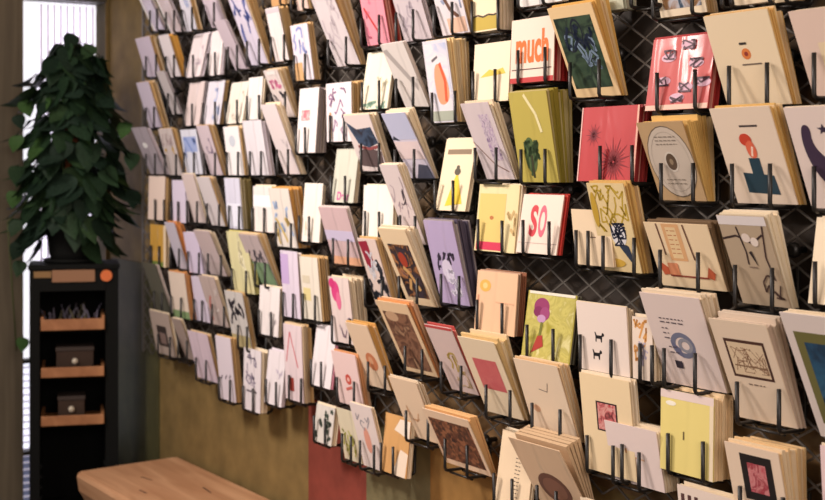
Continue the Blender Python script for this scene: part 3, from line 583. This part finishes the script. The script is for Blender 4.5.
def tray(z, w_, lift, label):
    t_ = empty('wooden_tray', cabpt(xm, 0, z), math.pi/2-CA)
    boxo('front_rail', (-w_/2, -.012, 0), (w_/2, -.004, .028+lift*.3), tw, t_, .0015)
    boxo('side_rail', (-w_/2, -.004, 0), (-w_/2+.008, CD-.03, .026+lift), tw, t_)
    boxo('side_rail', (w_/2-.008, -.004, 0), (w_/2, CD-.03, .026+lift), tw, t_)
    boxo('base_board', (-w_/2+.008, -.004, 0), (w_/2-.008, CD-.03, .006), tw, t_)
    tag(t_, label, 'tray')
tray(.8195, .176, .012, 'orange brown wooden tray holding dried sprigs in the black cabinet')
tray(.6865, .174, 0, 'wooden tray in the cabinet holding the wider brown box')
tray(.5495, .174, 0, 'wooden tray lowest in the cabinet holding the narrower brown box')
def knob_box(z, x, w_, h_, label):
    o = empty('small_box', cabpt(x, .03, z), math.pi/2-CA)
    boxo('box_body', (-w_/2, 0, 0), (w_/2, .08, h_), mat((66, 52, 44), .6, var=.1), o, .002)
    boxo('box_lid', (-w_/2-.002, -.002, h_), (w_/2+.002, .082, h_+.012), mat((58, 46, 40), .6), o, .002)
    bm = bmesh.new(); bmesh.ops.create_uvsphere(bm, u_segments=12, v_segments=8, radius=.009); obj('round_knob', bm, mat((206, 196, 176), .4), o, (0, -.008, .034))
    tag(o, label, 'box')
knob_box(.6927, .002, .104, .062, 'wider dark brown box with a pale round knob in the tray')
knob_box(.5557, -.008, .074, .058, 'narrower dark brown box with a pale round knob in the lowest tray')
# dried sprigs in the top tray
spr = empty('dried_sprigs', cabpt(xm, .06, .8258), math.pi/2-CA)
tag(spr, 'bundle of grey lavender sprigs lying in the top wooden tray', 'dried flowers')
rs = random.Random(3)
for k in range(26):
    bm = bmesh.new(); x = rs.uniform(-.07, .07); y = rs.uniform(-.03, .05); L = rs.uniform(.035, .075); ax = rs.uniform(-.5, .5); 
    p0 = Vector((x, y, .002)); p1 = p0+Vector((ax*L, rs.uniform(-.3, .3)*L, L*.8)); tube(bm, [p0, (p0+p1)/2+Vector((.002, 0, 0)), p1], .0008, 4)
    for j in range(7):
        q = p0.lerp(p1, .4+.6*j/6); bmesh.ops.create_icosphere(bm, subdivisions=1, radius=.0038-.0003*j, matrix=Matrix.Translation(q+Vector((rs.uniform(-.002, .002), 0, 0))))
    obj('sprig', bm, mat(rs.choice([(110, 106, 124), (92, 88, 96), (130, 126, 140), (96, 92, 70)]), .8), spr)

# ------------------------------------------------------------------ climbing plant on the cabinet
pc = cabpt(-.006, CD*.5, CH)
plant = empty('potted_climber', pc)
tag(plant, 'tall dark green heart leaved climber in a black pot on the cabinet', 'plant')
bm = bmesh.new(); lathe(bm, [(.058, 0), (.066, .03), (.072, .085), (.078, .087), (.078, .098), (.070, .098), (.068, .08)], 24); obj('pot', bm, bk, plant)
bm = bmesh.new(); lathe(bm, [(.076, 0), (.084, .012), (.080, .012), (.070, .004)], 24); obj('saucer', bm, bk, plant)
bm = bmesh.new(); lathe(bm, [(.02, .07), (.0205, .3), (.0205, .6), (.012, .605)], 12); obj('moss_pole', bm, mat((150, 88, 56), .9, var=.25), plant)
bm = bmesh.new(); lathe(bm, [(.067, .08), (.05, .09), (.01, .094)], 16); obj('soil', bm, mat((40, 30, 24), .9), plant)
for k in range(7):
    bm = bmesh.new(); rr = random.Random(k); a0 = rr.uniform(0, 6.28); pts = []
    for j in range(16):
        f_ = j/15; a = a0+f_*(5+k*.4); pts.append(((.024+.012*math.sin(j*1.7))*math.cos(a), (.024+.012*math.sin(j*1.7))*math.sin(a), .09+f_*(.3+.04*k)))
    tube(bm, pts, .003, 5); obj('stem', bm, mat((74, 84, 44), .6), plant)
def leaf_mesh(curl):
    half = [(0, .10), (.20, .20), (.38, .14), (.47, -.05), (.44, -.28), (.32, -.52), (.15, -.76), (0, -1.0)]
    bm = bmesh.new(); 
    mid = [bm.verts.new((0, -.02-curl*((y-.1)**2), y)) for _, y in half]
    for s in (-1, 1):
        e = [None]+[bm.verts.new((s*x, .10*x-curl*((y-.1)**2)+.06*math.sin(5*y)*x, y)) for x, y in half[1:-1]]+[None]
        for i in range(len(half)-1):
            vs = [mid[i], mid[i+1], e[i+1], e[i]]; vs = [v for v in vs if v is not None]
            if len(set(vs)) >= 3:
                f = bm.faces.new(vs if s > 0 else vs[::-1]); f.smooth = True
    tube(bm, [(0, -.02, .09), (0, .12, .30), (0, .34, .42)], .022, 4)
    me = bpy.data.meshes.new('leaf'); bm.to_mesh(me); bm.free(); return me
def leafmat(c):
    m = mat(c, .48, var=.18); m.node_tree.nodes['Principled BSDF'].inputs['Subsurface Weight'].default_value = 0; return m
greens = [(32, 50, 34), (38, 58, 38), (27, 42, 32), (58, 86, 46), (34, 49, 39), (46, 66, 42)]
lms = []
for gi, g in enumerate(greens):
    me = leaf_mesh(.12+.06*gi); me.materials.append(leafmat(g)); lms.append(me)
rl = random.Random(11)
def leaf(p, s, yaw, pitch, roll, gi):
    o = obj('leaf', lms[gi], None, plant, p); o.scale = (s, s, s); o.rotation_euler = (pitch, roll, yaw)
# crown outline, measured height: half width (towards the wall the crown stays narrower)
prof_h = [(.02, .13), (.10, .145), (.20, .15), (.30, .15), (.38, .145), (.46, .135), (.54, .12), (.60, .08), (.65, .03)]
def halfw(z):
    for (a, b), (c, d) in zip(prof_h, prof_h[1:]):
        if z <= c: return b+(d-b)*(z-a)/(c-a)
    return .03
cnt = 0
face0 = math.atan2(-dd.y, -dd.x)             # towards the room
while cnt < 268:
    z = rl.uniform(.05, .63); a = rl.uniform(0, math.pi) if rl.random() < .7 else rl.uniform(math.pi, 2*math.pi); r = halfw(z)*math.sqrt(rl.uniform(.18, 1))
    v = wd*math.cos(a)*r + (-dd)*math.sin(a)*r*.62
    p = Vector((v.x, v.y, z))
    if z < .16 and v.length < .085: continue
    if pc.y+p.y > -.05: continue
    yaw = math.atan2(v.y, v.x)+math.pi/2+rl.uniform(-.6, .6)
    leaf(p, rl.uniform(.055, .090), yaw, -rl.uniform(.1, .75), rl.uniform(-.5, .5), rl.choices(range(6), [5, 4, 5, 1, 4, 2])[0]); cnt += 1
for k in range(16):
    a = .15+(k+.5)/16*(math.pi-.3); v = wd*math.cos(a)*.105-dd*math.sin(a)*.10
    leaf(Vector((v.x, v.y, rl.uniform(.10, .19))), rl.uniform(.055, .078), math.atan2(v.y, v.x)+math.pi/2+rl.uniform(-.4, .4), -rl.uniform(.05, .3), rl.uniform(-.4, .4), rl.choice((0, 1, 2, 4, 5)))
# trailing shoots on the window side and one sprig at the tip
for (px, pz, s, g) in ((-.15, .27, .06, 1), (-.16, .20, .05, 3), (-.155, .12, .05, 1), (-.15, .05, .05, 2), (-.145, .0, .045, 1), (-.155, .36, .05, 3), (-.13, .46, .05, 3), (-.15, .42, .042, 2), (.0, .655, .05, 2), (.05, .625, .05, 5), (.15, .40, .05, 3), (.175, .20, .055, 2), (.17, .31, .05, 1), (-.137, -.22, .04, 3)):
    v = wd*px-dd*.03; leaf(Vector((v.x, v.y, pz)), s, face0+math.pi/2+rl.uniform(-.4, .4), -.3, rl.uniform(-.4, .4), g)
bm = bmesh.new()
tube(bm, [Vector((0, 0, .1)), -wd*.11+Vector((0, 0, .2))-dd*.03, -wd*.18+Vector((0, 0, .12))-dd*.03, -wd*.17-dd*.03+Vector((0, 0, -.02)), -wd*.155-dd*.025+Vector((0, 0, -.25))], .0022, 5)
obj('stem', bm, mat((74, 84, 44), .6), plant)
# drying checks in the bench top
for (x, y, l, a) in ((-.55, -.02, .05, .2), (-.35, .06, .06, -.1), (-.42, -.08, .04, .05)):
    o = boxo('drying_check', (-l/2, -.0018, 0), (l/2, .0018, .0006), mat((70, 46, 32), .8), bench); o.location = (x, y, .48); o.rotation_euler = (0, 0, a)
